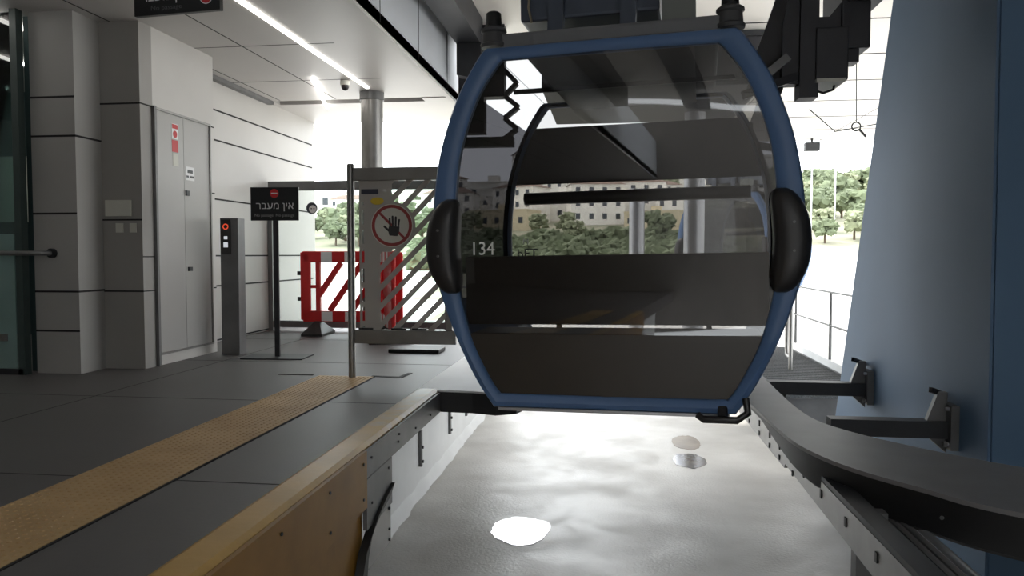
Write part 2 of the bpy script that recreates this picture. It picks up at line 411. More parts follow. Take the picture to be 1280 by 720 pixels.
# ---- utility door
t = thing('door', 'flush grey steel cupboard door with red and white stickers', 'door', (-4.055, 6.33, .09))
MB().box(-.02, .02, .02, .46, .02, 2.2).build('leaf', M['dooor'], t)
MB().box(-.02, .02, .465, .92, .02, 2.2).build('leaf', M['dooor'], t)
b = MB(); b.box(-.01, .035, 0, .02, 0, 2.22).box(-.01, .035, .92, .94, 0, 2.22).box(-.01, .035, .02, .92, 2.2, 2.22).box(-.01, .035, .02, .92, 0, .02)
b.build('frame', M['steel'], t)
MB().box(.02, .035, .48, .53, 1.47, 1.52).build('lock', M['darkmetal'], t)
MB().box(.02, .035, .50, .56, .75, .79).build('lock', M['darkmetal'], t)
st = MB().box(.02, .022, .27, .37, 1.98, 2.12).build('warning_sticker', M['signwhite'], t)
MB().box(.022, .0232, .275, .365, 2.075, 2.115).build('red_band', M['signred'], st)
MB().disc((.022, .32, 2.025), .033, (1,0,0), .0015).build('red_symbol', M['signred'], st)
MB().box(.02, .022, .27, .37, 1.86, 1.97).build('warning_sticker', M['signred'], t)
MB().box(.02, .022, .28, .37, 1.73, 1.85).build('white_sticker', M['cream'], t)
st = MB().box(.02, .022, .49, .64, 1.62, 1.75).build('door_plate', M['signwhite'], t)
b = MB(); b.box(.022, .0232, .52, .61, 1.69, 1.72).box(.022, .0232, .50, .54, 1.645, 1.665).box(.022, .0232, .56, .63, 1.645, 1.665); each(b, 'printed_block', M['darkmetal'], st)
# window-glass reflections put in as pale plates on the grey return wall
tag(MB().box(-4.36, -4.12, 6.095, 6.114, 1.33, 1.47, bev=.004).build('reflection_panel', M['cream']), 'large pale window reflection modelled as a plate on the grey return wall', 'board')
tag(MB().box(-4.27, -4.20, 6.105, 6.114, 1.19, 1.27).build('reflection_plate', M['cream']), 'small pale window reflection modelled as a plate, left of two', 'painted reflection', 'modelled reflections on the return wall')
tag(MB().box(-4.14, -4.08, 6.105, 6.114, 1.19, 1.27).build('reflection_plate', M['cream']), 'small pale window reflection modelled as a plate, right of two', 'painted reflection', 'modelled reflections on the return wall')

# ---- tactile strip
t = thing('tactile_strip', 'yellow tactile paving strip with raised studs along the platform', 'tactile paving', (-2.16, 2.0, 0))
MB().box(-.22, .24, -6, 3.95, .0, .007).build('strip', M['tactile'], t)
b = MB()
for j in range(128):
    y = -.6 + j*.036
    if y > 3.92: break
    for i in range(12):
        x = -.2 + i*.0375
        b.loft([[(x+.0105*math.cos(a*math.pi/3), y+.0105*math.sin(a*math.pi/3), .0068) for a in range(6)], [(x+.006*math.cos(a*math.pi/3), y+.006*math.sin(a*math.pi/3), .0102) for a in range(6)]], caps=True)
o = b.build('studs', M['tactile'], t); o['kind'] = 'stuff'
MB().box(.24, .252, -6, 3.95, .0, .004).build('edge_strip', M['joint'], t)

# ---- platform edge: worn curb, yellow fender, steel beam
t = thing('platform_curb', 'worn yellow curb capping the platform edge', 'curb', (0, 0, 0))
poly = [(-1.42, -.12), (-1.42, .006), (-1.40, .014), (-1.285, .014), (-1.262, -.004), (-1.262, -.12)]
MB().prism(poly, 'y', -4, 5.42).build('coping', M['curb'], t)
b = MB()
for y in (2.0, 2.35, 2.95, 3.35): b.tube([(-1.262, y, -.05), (-1.252, y, -.05)], .007, 10)
each(b, 'bolt', M['dullsteel'], t)
t = thing('yellow_fender', 'yellow steel fender plate below the curb near the camera', 'fender')
MB().box(-1.258, -1.238, -4, 3.72, -.30, -.004).build('plate', M['yellow'], t)
MB().box(-1.30, -1.275, -4, 3.74, PF+.02, -.32).build('lower_plate', M['yellow'], t)
b = MB()
for y in (2.2, 2.7, 3.2, 3.66):
    for z in (-.06, -.24): b.tube([(-1.238, y, z), (-1.232, y, z)], .007, 10)
each(b, 'bolt', M['darkmetal'], t)
t = thing('edge_beam', 'bare steel edge beam under the curb with bolted hangers', 'steel beam')
MB().box(-1.261, -1.243, 3.725, 5.42, -.155, -.012).build('web', M['dullsteel'], t)
MB().box(-1.262, -1.240, 3.72, 4.17, -.42, -.155).build('gusset', M['dullsteel'], t)
MB().box(-1.31, -1.262, 3.75, 5.42, -.16, -.125).build('flange', M['dullsteel'], t)
b = MB()
for y, z in ((3.8,-.06),(3.8,-.3),(4.1,-.2),(4.1,-.34),(4.3,-.1),(4.32,-.06),(4.7,-.11),(5.1,-.11)): b.tube([(-1.243, y, z), (-1.234, y, z)], .007, 10)
each(b, 'bolt', M['darkmetal'], t)
for y in (6.1, 7.25, 8.1):
    h = thing('hanger_strap', {6.1:'slim bolted steel strap on the white pit wall, nearest', 7.25:'slim bolted steel strap on the white pit wall, middle', 8.1:'slim bolted steel strap on the white pit wall, furthest'}[y], 'bracket', (-1.576, y, -.76), group='straps on the pit wall')
    MB().box(-.004, .02, -.02, .02, 0, .30).build('strap', M['dullsteel'], h)
    for z in (.04, .16): MB().tube([(.02, 0, z), (.034, 0, z)], .013, 10).build('bolt', M['darkmetal'], h)
# curved rubber seal and sheet below the gusset
t = thing('curved_guard', 'curved black rubber and sheet guard below the platform edge', 'guard')
pts = [(-1.235, 4.16, -.30), (-1.235, 4.0, -.335), (-1.235, 3.85, -.39), (-1.235, 3.74, -.46), (-1.235, 3.68, -.55), (-1.235, 3.66, -.64)]
b = MB()
for off, m in ((0, None),):
    lp = []
    for x, y, z in pts: lp.append([(x-.03, y, z), (x+.015, y, z), (x+.015, y-.085, z-.05), (x-.03, y-.085, z-.05)])
    b.loft(lp, caps=True)
b.build('seal', M['black'], t, True)
MB().prism([(4.17,-.31),(4.02,-.345),(3.87,-.40),(3.77,-.47),(3.71,-.55),(3.69,-.645),(4.17,-.645)], 'x', -1.262, -1.250).build('sheet', M['steel'], t)
b = MB()
for z in (-.44, -.56, -.62): b.tube([(-1.25, 4.13, z), (-1.24, 4.13, z)], .008, 10)
each(b, 'bolt', M['darkmetal'], t)
# rubber-faced ledge that turns in under the cabin
t = thing('docking_ledge', 'white-topped black ledge turning in from the curb under the cabin', 'ledge', (0, 0, 0))
pl = [(-1.42, 5.42), (-1.262, 5.42), (-1.0, 5.40), (-.82, 5.34), (-.68, 5.42), (-.62, 5.62), (-.9, 7.2), (-1.42, 7.6)]
MB().prism(pl, 'z', -.155, -.008).build('rubber_face', M['black'], t)
pl2 = [(-1.42, 5.425), (-1.262, 5.425), (-1.0, 5.406), (-.83, 5.35), (-.72, 5.44), (-.66, 5.62), (-.9, 7.1), (-1.42, 7.5)]
MB().prism(pl2, 'z', -.008, .006).build('top_plate', M['white'], t)
struct(MB().box(-1.42, -1.33, 7.62, 11.2, -.25, .01).build('trim_11', M['white']))

# ---- puddles and stain
def puddle(name, cx, cy, rx, ry, seed, label, m, z=.004):
    pts = []
    for k in range(48):
        a = 2*math.pi*k/48; q = 1 + .16*noise.noise(Vector((math.cos(a)*1.6+seed, math.sin(a)*1.6, seed))) + .07*noise.noise(Vector((math.cos(a)*5+seed, math.sin(a)*5, 2)))
        pts.append(((cx+rx*q*math.cos(a))*1.212, (cy+ry*q*math.sin(a))*1.212))
    o = MB().prism(pts, 'z', PF+.0005, PF+z).build(name, m); return tag(o, label, 'puddle')
puddle('puddle', -.53, 4.45, .18, .23, 3, 'bright oval puddle reflecting white sky on the concrete', M['water'])
puddle('puddle', .62, 6.15, .13, .22, 8, 'small dull puddle near the right guide rail', mat('wet_stain', (120,112,102), .12, var=.2), .003)
puddle('puddle', .66, 6.75, .12, .26, 11, 'brown damp patch behind the small dull puddle', mat('brown_stain', (150,134,116), .4, var=.2), .002)

# ================================================================== RIGHT SIDE
# slotted steel panel along the pit
t = thing('slotted_rail', 'slotted grey steel rail along the right of the pit', 'rail', (0,0,0))
MB().prism([(1.6,-.10),(4.7,-.14),(6.6,-.15),(6.6,-.29),(4.72,-.29),(4.70,-.26),(1.6,-.31)], 'x', 1.04, 1.06).build('panel', M['steel'], t)
MB().box(1.04, 1.13, 1.6, 6.6, -.125, -.10, rot=Matrix.Rotation(R(-.55),3,'X')).build('top_flange', M['darkmetal'], t)
b = MB()
for y in (2.7,3.1,3.5,3.9,4.25,4.55,4.85,5.15,5.5,5.9):
    b.box(1.034, 1.041, y-.012, y+.012, -.21, -.17)
for y in (4.5,4.85,5.15,5.5,5.9): b.box(1.034, 1.041, y-.01, y+.01, -.275, -.245)
each(b, 'slot', M['black'], t)
for y in (3.45,):
    MB().box(1.07, 1.2, y, y+.07, PF, -.13).build('post', M['dullsteel'], t)
# ribbed ledge and pipe
t = thing('ribbed_ledge', 'dark ribbed metal ledge between slotted rail and chrome pipe', 'ledge')
MB().box(1.13, 1.31, 1.8, 5.6, -.24, -.19).build('plate', M['rail_grey'], t)
b = MB()
for x in (1.16, 1.20, 1.24, 1.28): b.box(x-.008, x+.008, 1.8, 5.6, -.19, -.18)
each(b, 'rib', M['dullsteel'], t)
t = thing('chrome_pipe', 'thin chrome pipe running beside the blue pylon foot', 'pipe')
MB().tube([(1.345, 1.8, -.2), (1.345, 5.6, -.2)], .018, 14).build('pipe', M['aluminium'], t, True)
b = MB()
for y in (2.6, 3.7, 4.8): b.box(1.33, 1.36, y, y+.03, -.24, -.19)
for y in (2.6, 3.7, 4.8): b.box(1.30, 1.345, y, y+.03, -.245, -.225)
each(b, 'clip', M['darkmetal'], t)

# large curved guide rail
def cat(P, n=8):
    out = []
    for i in range(len(P)-1):
        p0 = P[max(i-1,0)]; p1 = P[i]; p2 = P[i+1]; p3 = P[min(i+2,len(P)-1)]
        for k in range(n):
            t_ = k/n
            out.append(tuple(.5*((2*b_)+(-a_+c_)*t_+(2*a_-5*b_+4*c_-d_)*t_*t_+(-a_+3*b_-3*c_+d_)*t_**3) for a_,b_,c_,d_ in zip(p0,p1,p2,p3)))
    out.append(tuple(P[-1])); return out
outer = cat([(1.24,7.4),(1.24,6.65),(1.21,5.73),(1.20,5.15),(1.235,4.73),(1.37,4.42),(1.54,4.19),(1.70,4.01),(1.94,3.80),(2.35,3.52),(2.9,3.25)])
inner = cat([(.95,7.4),(.93,6.3),(.92,5.53),(.94,4.85),(.965,4.24),(1.03,3.92),(1.145,3.66),(1.26,3.49),(1.41,3.31),(1.58,3.13),(2.0,2.78),(2.6,2.45)][:1] + [(.93,6.3),(.92,5.53),(.94,4.85),(.965,4.24),(1.03,3.92),(1.145,3.66),(1.33,3.41),(1.58,3.13),(2.6,2.45)])
t = thing('curved_guide_rail', 'wide grey and black guide rail curving in front of the pylon', 'guide rail')
n = min(len(outer), len(inner))
def rs(P, n):
    P = [Vector(p) for p in P]; L = [0]
    for a, b_ in zip(P, P[1:]): L.append(L[-1]+(b_-a).length)
    out = []
    for i in range(n):
        d = L[-1]*i/(n-1); j = 0
        while j < len(L)-2 and L[j+1] < d: j += 1
        f = (d-L[j])/max(L[j+1]-L[j],1e-6); out.append(P[j].lerp(P[j+1], f))
    return out
O_ = rs(outer, 72); I_ = rs(inner, 72)
cut = 14
# black-capped leading part and grey main part
def top(a, bnd): return [[(O_[i].x, O_[i].y, .0), (I_[i].x, I_[i].y, .0), (I_[i].x, I_[i].y, -.02), (O_[i].x, O_[i].y, -.02)] for i in range(a, bnd)]
MB().loft(top(0, cut+1), caps=True).build('end_cover', M['darkmetal'], t, True)
MB().loft(top(cut, 72), caps=True).build('top_plate', M['rail_grey'], t, True)
def dep(i):
    y = I_[i].y
    return -.06 - .14*min(1, max(0, (5.0-y)/1.2))
lp = []
for i in range(0, 72):
    p = I_[i]; o2 = O_[i]; d = (o2-p).normalized()
    q = p + d*.035; e = p + d*.16
    lp.append([(p.x, p.y, -.02), (p.x+d.x*.01, p.y+d.y*.01, dep(i)+.02), (q.x, q.y, dep(i)), (e.x, e.y, dep(i)), (e.x, e.y, -.02)])
MB().loft(lp, caps=True).build('rubber_side', M['black'], t, True)
b = MB()
for i in (46, 52, 57, 60, 64):
    p = I_[i]; nn = (I_[i]-O_[i]).normalized()
    b.tube([(p.x, p.y, -.1), (p.x+nn.x*.008, p.y+nn.y*.008, -.1)], .008, 10)
each(b, 'bolt', M['dullsteel'], t)

# pylon
t = thing('blue_pylon', 'large tapered blue steel pylon at right edge', 'pylon', (2.0, 4.3, PF))
z0 = 0; z1 = 3.89-PF
b = MB()
prof = [(0, 0), (3.0, 0), (1.15 + .0, z1), (0, z1)]
b.prism([(.0, 0), (3.02, 0), (1.20, z1), (.06, z1)], 'x', 0, 1.4, bev=.015)
b.build('body', M['pylon'], t)
# arms and brackets holding the guide rail
def bracket(y, x0, zt, label):
    t = thing('support_arm', label, 'support arm', (2.0, y, zt), group='guide rail supports')
    MB().box(x0-2.0, -.03, -.05, .05, -.10, .0).build('beam', M['darkmetal'], t)
    MB().box(-.045, 0, -.09, .09, -.16, .10).build('foot_plate', M['dullsteel'], t)
    MB().prism([(-.15, 0), (-.04, 0), (-.04, .17), (-.09, .17)], 'y', -.02, .02).build('gusset', M['dullsteel'], t)
    MB().prism([(-.14, -.10), (-.04, -.10), (-.04, -.19)], 'y', -.02, .02).build('gusset', M['dullsteel'], t)
    MB().bar((-.15, -.06, .19), (-.001, .12, .13), .02, .03).build('clamp_bar', M['blackplastic'], t)
    MB().bar((-.075, -.10, -.12), (-.01, .13, -.17), .02, .03).build('clamp_bar', M['blackplastic'], t)
    b = MB()
    for z in (.08, -.13):
        for yy in (-.06, .06): b.tube([(-.045, yy, z), (-.065, yy, z)], .012, 6)
    each(b, 'bolt', M['aluminium'], t)
bracket(6.2, 1.22, .0, 'dark support arm bolted to the pylon, further from the camera')
bracket(4.75, 1.30, .02, 'dark support arm bolted to the pylon, nearer the camera')

# ---- walkway, railing beyond
t = thing('grating_walkway', 'narrow metal grating walkway beyond the pylon', 'walkway', (2.3, 10.5, -.52))
b = MB()
for k in range(45): b.box(-.45, .6, -2+k*.1, -2+k*.1+.03, -.03, 0)
b.box(-.45,-.42,-2,2.5,-.03,.002).box(.57,.6,-2,2.5,-.03,.002).box(-.45,.6,-2,2.5,-.035,-.03)
each(b, 'grating_bar', M['grate'], t)
MB().box(.6, .68, -2.2, 4.6, -.1, .10).build('kerb_plate', M['white'], t)
b = MB()
for y in (-1.8, 0, 2.2): b.box(-.4, .55, y, y+.06, PF+.52, -.035)
each(b, 'leg', M['dullsteel'], t)
t = thing('railing', 'slim grey railing beside the grating walkway', 'railing', (2.93, 10.7, -.46))
for y in (-1.9, 0, 1.95, 3.9): MB().tube([(0, y, 0), (0, y, .95)], .02, 10).build('post', M['dullsteel'], t, True)
for z in (.95, .5): MB().tube([(0, -1.9, z), (0, 3.9, z)], .014, 10).build('rail', M['dullsteel'], t, True)
t = thing('grab_handle', 'thick bright tubular grab handle standing on the walkway', 'handrail', (2.35, 10.4, -.52))
MB().tube([(0,0,0),(0,0,.75),(.0,.03,.83),(.0,.10,.86),(0,.2,.83),(0,.23,.75),(0,.23,.25),(0,.2,.17),(0,.02,.15)], .028, 12).build('tube', M['steel'], t, True)

# ================================================================== PLATFORM OBJECTS
def no_entry(b_red, b_white, c, r, nrm=(0,-1,0)):
    pass
# sign on a stand
t = thing('standing_sign', 'black no passage sign on a slim pole with flat base', 'sign', (-3.22, 7.0, 0), (0, 0, R(4)))
bs = MB().box(-.30, .30, -.18, .18, 0, .012, bev=.003).build('base_plate', M['darkmetal'], t)
MB().box(-.024, .024, -.012, .012, .012, 1.35).build('pole', M['darkmetal'], t)
sb = MB().box(-.235, .235, -.032, -.012, 1.325, 1.645, bev=.004).build('board', M['signblack'], t)
MB().disc((0,-.032,1.585), .042, (0,-1,0), .002).build('no_entry_symbol', M['signred'], sb)
MB().box(-.03, .03, -.036, -.034, 1.579, 1.591).build('symbol_bar', M['signwhite'], sb)
HEB = '\u05d0\u05d9\u05df \u05de\u05e2\u05d1\u05e8'[::-1]
text(HEB, .095, 'lettering', M['signwhite'], sb, front(.005, -.0335, 1.465, 1.05))
text('No passage  No passage', .04, 'small_lettering', mat('sign_grey', (150,150,150), .6), sb, front(0, -.0335, 1.375))
# overhead sign
t = thing('hanging_sign', 'black no passage sign hanging from the ceiling at top left', 'sign', (-2.99, 5.0, 2.665), (0, 0, R(-6)))
sb = MB().box(-.34, .34, -.02, .02, 0, .26, bev=.004).build('board', M['signblack'], t)
MB().disc((.235,-.02,.095), .05, (0,-1,0), .002).build('symbol_rim', M['signwhite'], sb)
MB().disc((.235,-.0215,.095), .044, (0,-1,0), .002).build('no_entry_symbol', M['signred'], sb)
MB().box(.20, .27, -.026, -.0235, .09, .10).build('symbol_bar', M['signwhite'], sb)
text(HEB, .10, 'lettering', M['signwhite'], sb, front(-.09, -.0215, .125))
text('No passage', .045, 'small_lettering', mat('sign_grey2', (90,92,94), .6), sb, front(-.08, -.0215, .045, 1.2))
for x in (-.25, .25): MB().tube([(x,0,.26),(x,0,.335)], .008, 8).build('hanger', M['darkmetal'], t)
# bollard validator
t = thing('ticket_bollard', 'slim grey steel ticket reader post with red light by the wall', 'ticket post', (-3.77, 7.2, 0))
MB().box(-.095, .095, -.07, .07, 0, 1.36, bev=.006).build('body', M['dullsteel'], t)
pn = MB().box(-.085, .02, -.078, -.07, 1.0, 1.345).build('display_panel', M['blackplastic'], t)
MB().ring((-.032,-.078,1.275), .03, .02, t=.003, seg=24).build('red_indicator', M['red_led'], pn)
MB().box(-.05,-.014,-.081,-.078,1.15,1.18).build('symbol', M['white_led'], pn)
MB().box(-.055,-.01,-.081,-.078,1.07,1.12).build('label_plate', M['white_led'], pn)
# ---- near gate
t = thing('platform_gate', 'steel edge gate with film-striped glass and no-touching sign', 'gate', (-2.08, 5.9, 0))
MB().tube([(0,0,0),(0,0,1.715),(0,0,1.725)], .03, 16, radii=[.03,.03,.022]).build('post', M['steel'], t, True)
MB().box(.03, .78, -.03, .03, 1.585, 1.69, bev=.006).build('top_rail', M['steel'], t)
MB().box(.03, .86, -.03, .03, .285, .395, bev=.006).build('bottom_rail', M['steel'], t)
MB().box(.78, .83, -.03, .03, .395, 1.69, bev=.006).build('end_post', M['steel'], t)
MB().box(.07, .78, -.004, .004, .395, 1.585).build('glass_pane', M['frost'], t)
b = MB()
for x in (.06, .33, .5): b.box(x, x+.12, -.012, .012, .395, .41)
each(b, 'clamp', M['black'], t)
MB().box(.09, .23, -.009, -.004, 1.48, 1.52).build('dark_label', mat('label_navy', (58,60,74), .5), t)
b = MB(); b.ellipsoid((.22,-.0055,1.425), .055, .0015, .03); b.build('yellow_sticker', mat('sticker_yellow', (206,176,46), .5), t)
sg = MB().disc((.34,-.0045,1.23), .172, t=.002).build('sign_disc', M['cream'], t)
b = MB(); b.ring((.34,-.0066,1.23), .165, .14, t=.002)
b.build('red_ring', mat('ring_red', (150,60,58), .5), sg)
b = MB(); b.bar((.34-.105,-.0075,1.23+.105), (.34+.105,-.0075,1.23-.105), .02, .0015, up=(0,1,0)); b.build('red_slash', mat('slash_red', (150,60,58), .5), sg)
# open hand pictogram
b = MB(); cx, cz = .355, 1.21
palm = [(-.035,-.06),(.03,-.065),(.045,-.03),(.048,.01),(-.038,.015),(-.045,-.02)]
b.prism([(cx+x, cz+z) for x, z in palm], 'y', -.0095, -.0078)
for x0, x1, z1, w in ((-.028,-.032,.075,.0075),(-.006,-.008,.09,.008),(.016,.018,.085,.008),(.038,.046,.065,.007)):
    b.bar((cx+x0,-.0087,cz+.008), (cx+x1,-.0087,cz+z1), w*2, .0017, up=(0,1,0)); b.disc((cx+x1,-.0078,cz+z1), w, t=.0017, seg=12)
b.bar((cx-.03,-.0087,cz-.03), (cx-.075,-.0087,cz+.012), .017, .0017, up=(0,1,0)); b.disc((cx-.075,-.0078,cz+.012), .0085, t=.0017, seg=12)
b.build('hand_symbol', mat('hand_black', (50,48,48), .6), sg)
# ---- far gate frame
t = thing('rear_gate_frame', 'dark steel gate frame across the far platform opening', 'gate', (-4.4, 9.5, 0))
MB().box(-.06, 2.35, -.03, .03, 1.83, 1.95).build('top_rail', M['dullsteel'], t)
MB().box(-.06, 2.35, -.03, .03, .045, .13).build('bottom_rail', M['dullsteel'], t)
MB().box(-.07, -.01, -.035, .035, 0, 1.83).build('post', M['dullsteel'], t)
MB().box(2.29, 2.35, -.035, .035, 0, 1.83).build('post', M['dullsteel'], t)
g2 = glass('clear_pane', (.93,.96,.95), .06)
MB().box(-.01, 2.29, -.004, .004, .13, 1.83).build('glass_pane', g2, t)
tg = tag(MB().disc((0,0,0), .075, t=.004).build('round_sticker', mat('sticker_grey', (70,74,84), .6), loc=(-3.87, 9.49, 1.60)), 'small round dark and white sticker on the rear gate glass', 'sticker')
MB().disc((.012,-.004,-.012), .05, t=.002).build('white_face', M['signwhite'], tg)
b = MB(); b.disc((-.006,-.006,-.006), .009, t=.002, seg=12).disc((.03,-.006,-.006), .009, t=.002, seg=12); each(b, 'dot', M['signblack'], tg)

# ---- red plastic barriers
def barrier(loc, rot, label, solid=False):
    t = thing('plastic_barrier', label, 'barrier', loc, (0,0,rot), 'red plastic barriers')
    w = .62; b = MB()
    T = .025
    # frame
    b.box(-w, w, -T, T, .90, 1.04, bev=.012).box(-w, w, -T, T, .16, .30, bev=.012)
    b.box(-w-.03, -w+.10, -T, T, .18, 1.03, bev=.02).box(w-.10, w+.03, -T, T, .18, 1.03, bev=.02)
    b.box(-w+.17, -w+.225, -T, T, .30, .90).box(-w+.1, -w+.2, -T, T, .58, .62)
    b.build('frame', M['red'], t)
    if solid:
        MB().box(-.05, w-.08, -T*.8, T*.8, .28, .92).build('solid_panel', M['red'], t)
    b = MB(); k = -w+.2
    for x in (-.55, -.28, 0, .27):
        x0, x1, zz0, zz1 = x, x+.42, .30, .90
        if x1 > w-.08: zz1 = .30+(w-.08-x0)/.42*.6; x1 = w-.08
        if x0 < -w+.2: zz0 = .30+(-w+.2-x0)/.42*.6; x0 = -w+.2
        b.bar((x0,0,zz0), (x1,0,zz1), .07, .04, up=(0,1,0))
    each(b, 'diagonal_bar', M['red'], t)
    for z0_, z1_ in ((.91,1.03),(.17,.29)):
        b = MB()
        for x in (-.38, -.08, .22): b.box(x, x+.14, -T-.002, T+.002, z0_, z1_)
        each(b, 'white_reflector', M['signwhite'], t)
    for x in (-w+.18, w-.3):
        b = MB(); b.loft([[(x-.12,-.25,0),(x+.14,-.25,0),(x+.14,.25,0),(x-.12,.25,0)], [(x-.12,-.25,.03),(x+.14,-.25,.03),(x+.14,.25,.03),(x-.12,.25,.03)], [(x-.02,-.04,.17),(x+.04,-.04,.17),(x+.04,.04,.17),(x-.02,.04,.17)]], caps=True)
        b.build('foot', M['black'], t)
    b = MB()
    for z in (.42, .74): b.box(-w-.07, -w-.03, -.015, .015, z, z+.05)
    each(b, 'hook', M['black'], t)
barrier((-3.20, 9.08, 0), R(2), 'red plastic crowd barrier with white reflectors, open diagonal bars')
barrier((-2.62, 8.62, 0), R(-66), 'solid-looking red plastic barrier behind the striped gate glass', True)
tag(MB().box(-2.25, -1.72, 7.45, 7.75, 0, .04, bev=.012).build('rubber_foot', M['black']), 'flat black rubber block on the platform behind the gate', 'rubber block')
tag(MB().prism([(-1.95,5.98),(-1.68,5.94),(-1.66,6.2),(-1.70,6.2),(-1.72,6.0),(-1.95,6.02)],'z',.0005,.004).build('hatch_edge', M['joint']), 'dark angled hatch edge strip right of gate post', 'floor hatch')
tag(MB().box(-2.75,-2.45,5.98,6.01,.0005,.004).build('hatch_edge', M['joint']), 'short dark hatch edge strip left of gate post', 'floor hatch')

# ---- far round column, camera dome, light lines
t = thing('steel_column', 'tall round grey column under the platform ceiling', 'column', (-2.96, 9.2, 0))
MB().tube([(0,0,0),(0,0,3.0)], .135, 28).build('shaft', M['steel'], t, True)
MB().tube([(0,0,2.9),(0,0,3.0)], .15, 28).build('collar', M['dullsteel'], t, True)
t = thing('dome_camera', 'small dome security camera hanging from ceiling by the column', 'security camera', (-3.07, 8.55, 3.0))
MB().tube([(0,0,0),(0,0,-.05)], .055, 20).build('housing', M['cream'], t, True)
MB().ellipsoid((0,0,-.06), .045, .045, .05).build('dome', M['blackplastic'], t, True)
tag(MB().box(-2.935,-2.895,4.7,8.9,2.985,3.0).build('ceiling_light', M['led']), 'long thin white light line recessed in the platform ceiling', 'ceiling light')
tag(MB().bar((-3.36,8.3,2.975),(-3.80,9.9,2.96),.035,.02).build('ceiling_light', M['led']), 'short slanting light line near the ceiling end, left of column', 'ceiling light')

# ================================================================== CABIN
CZ = .05
cab = thing('gondola_cabin', 'blue-framed gondola cabin number 134 with dark tinted windows', 'gondola', (.10, 5.56, CZ), (0, R(-.9), R(-6.5)))
def sp(P, n=6): return cat(P, n)
oh = sp([(.745,2.29),(.80,2.235),(.94,2.0),(1.055,1.68),(1.108,1.38),(1.122,1.1),(1.108,.9),(1.062,.72),(.965,.46),(.845,.215),(.735,.05)], 5)
ih = sp([(.645,2.215),(.69,2.17),(.815,1.98),(.925,1.67),(.965,1.38),(.975,1.1),(.965,.9),(.94,.72),(.87,.46),(.755,.225),(.69,.135)], 5)
def closed(half):      # closed loop: right side top->bottom, left side bottom->top
    h = [(x, z-CZ) for x, z in half]
    return h + [(-x, z) for x, z in h[::-1]]
OL = closed(oh); IL = closed(ih)
def lerpl(t_): return [(a[0]*(1-t_)+b_[0]*t_, a[1]*(1-t_)+b_[1]*t_) for a, b_ in zip(OL, IL)]
def at_y(L, y): return [(x, y, z) for x, z in L]
YF, YR = -.95, .95
def ring(name, y0, s, q=1.0):
    b = MB(); b.loft([at_y(lerpl(0), y0+s*.11), at_y(lerpl(0), y0+s*.02), at_y(lerpl(.10*q), y0), at_y(lerpl(.45*q), y0-s*.012), at_y(lerpl(.9*q), y0+s*.002), at_y(lerpl(q), y0+s*.015), at_y(lerpl(1.02*q), y0+s*.06), at_y(lerpl(.5*q), y0+s*.11), at_y(lerpl(0), y0+s*.11)])
    return b.build(name, M['blue'], cab, True)
ring('front_frame', YF, 1); ring('rear_frame', YR, -1, .4)
def pane(name, y0, bow, m, ztop=None, zbot=None, par=None):
    pts = [p for p in lerpl(.97 if y0 < 0 else .38)]
    b = MB(); h = len(pts)//2
    R_ = pts[:h]; rows = []
    for x, z in R_:
        if ztop is not None and z > ztop: continue
        if zbot is not None and z < zbot: continue
        rows.append([(x*k/6, y0 - bow*(1-(k/6)**2), z) for k in range(-6, 7)])
    b.loft(rows, close=False); return b.build(name, m, par or cab, True)
fw = pane('front_window', YF+.03, .02, M['tint'], zbot=.44)
pane('front_lower_panel', YF+.031, .018, mat('lower_panel_brown', (58,53,47), .35, var=.05), ztop=.50)
pane('rear_window', YR-.03, -.01, M['tint'], ztop=1.74-CZ, zbot=.24)
pane('rear_top_window', YR-.03, -.01, M['tint'], zbot=1.98-CZ)
pane('rear_header_panel', YR-.032, -.01, mat('header_brown', (50,46,43), .5), zbot=1.60-CZ, ztop=2.11-CZ)
pane('rear_lower_panel', YR-.033, -.01, M['blackplastic'], ztop=.29)
# side shells: lower blue, glass above, wrapping into the roof
def side(name, m, z0, z1, sgn, t_=.25):
    h = [p for p in lerpl(t_)[:len(OL)//2] if z0 <= p[1]+CZ <= z1]
    b = MB(); b.loft([[(sgn*x, y, z) for x, z in h] for y in (YF+.08, -.3, .3, YR-.08)], close=False)
    return b.build(name, m, cab, True)
for sgn in (-1, 1):
    side('door_panel', M['blue'], .03, .80, sgn)
    side('door_window', M['tint_side'], .70, 2.05, sgn)
    side('upper_side_window', M['tint_dark'], 1.95, 2.3, sgn)
    # roof glass strip between the shell and the roof plate
    b = MB(); b.loft([[(sgn*.72, y, 2.262-CZ), (sgn*.50, y, 2.268-CZ)] for y in (YF+.08, YR-.08)], close=False); b.build('roof_glass', M['tint_dark'], cab)
MB().box(-.51, .51, YF+.05, YR-.05, 2.235-CZ, 2.30-CZ).build('roof_plate', M['darkmetal'], cab)
MB().box(-.66, .66, YF+.05, YF+.17, 2.28-CZ, 2.385-CZ, bev=.02).build('roof_beam', M['roofgrey'], cab)
MB().box(-.50, .66, YF+.18, YR-.12, 2.32-CZ, 2.40-CZ, bev=.02).build('roof_hood', M['roofgrey'], cab)
MB().box(-.80, .80, -.015, .015, 2.20-CZ, 2.23-CZ).build('roof_crossbar', M['blackplastic'], cab)
MB().box(-.72, .72, YF+.06, YR-.06, .085-CZ, .125-CZ).build('floor_plate', M['darkmetal'], cab)
MB().box(-.70, .70, YF-.005, YF+.04, .033-CZ, .052-CZ).build('sill_strip', M['aluminium'], cab)
MB().tube([(-.93, YR-.08, 1.49-CZ), (.93, YR-.08, 1.49-CZ)], .052, 12).build('grab_rail', M['blackplastic'], cab, True)
# thin bars across the front window
for z in (1.985, 1.765):
    w = .80 if z > 1.9 else .88
    pass
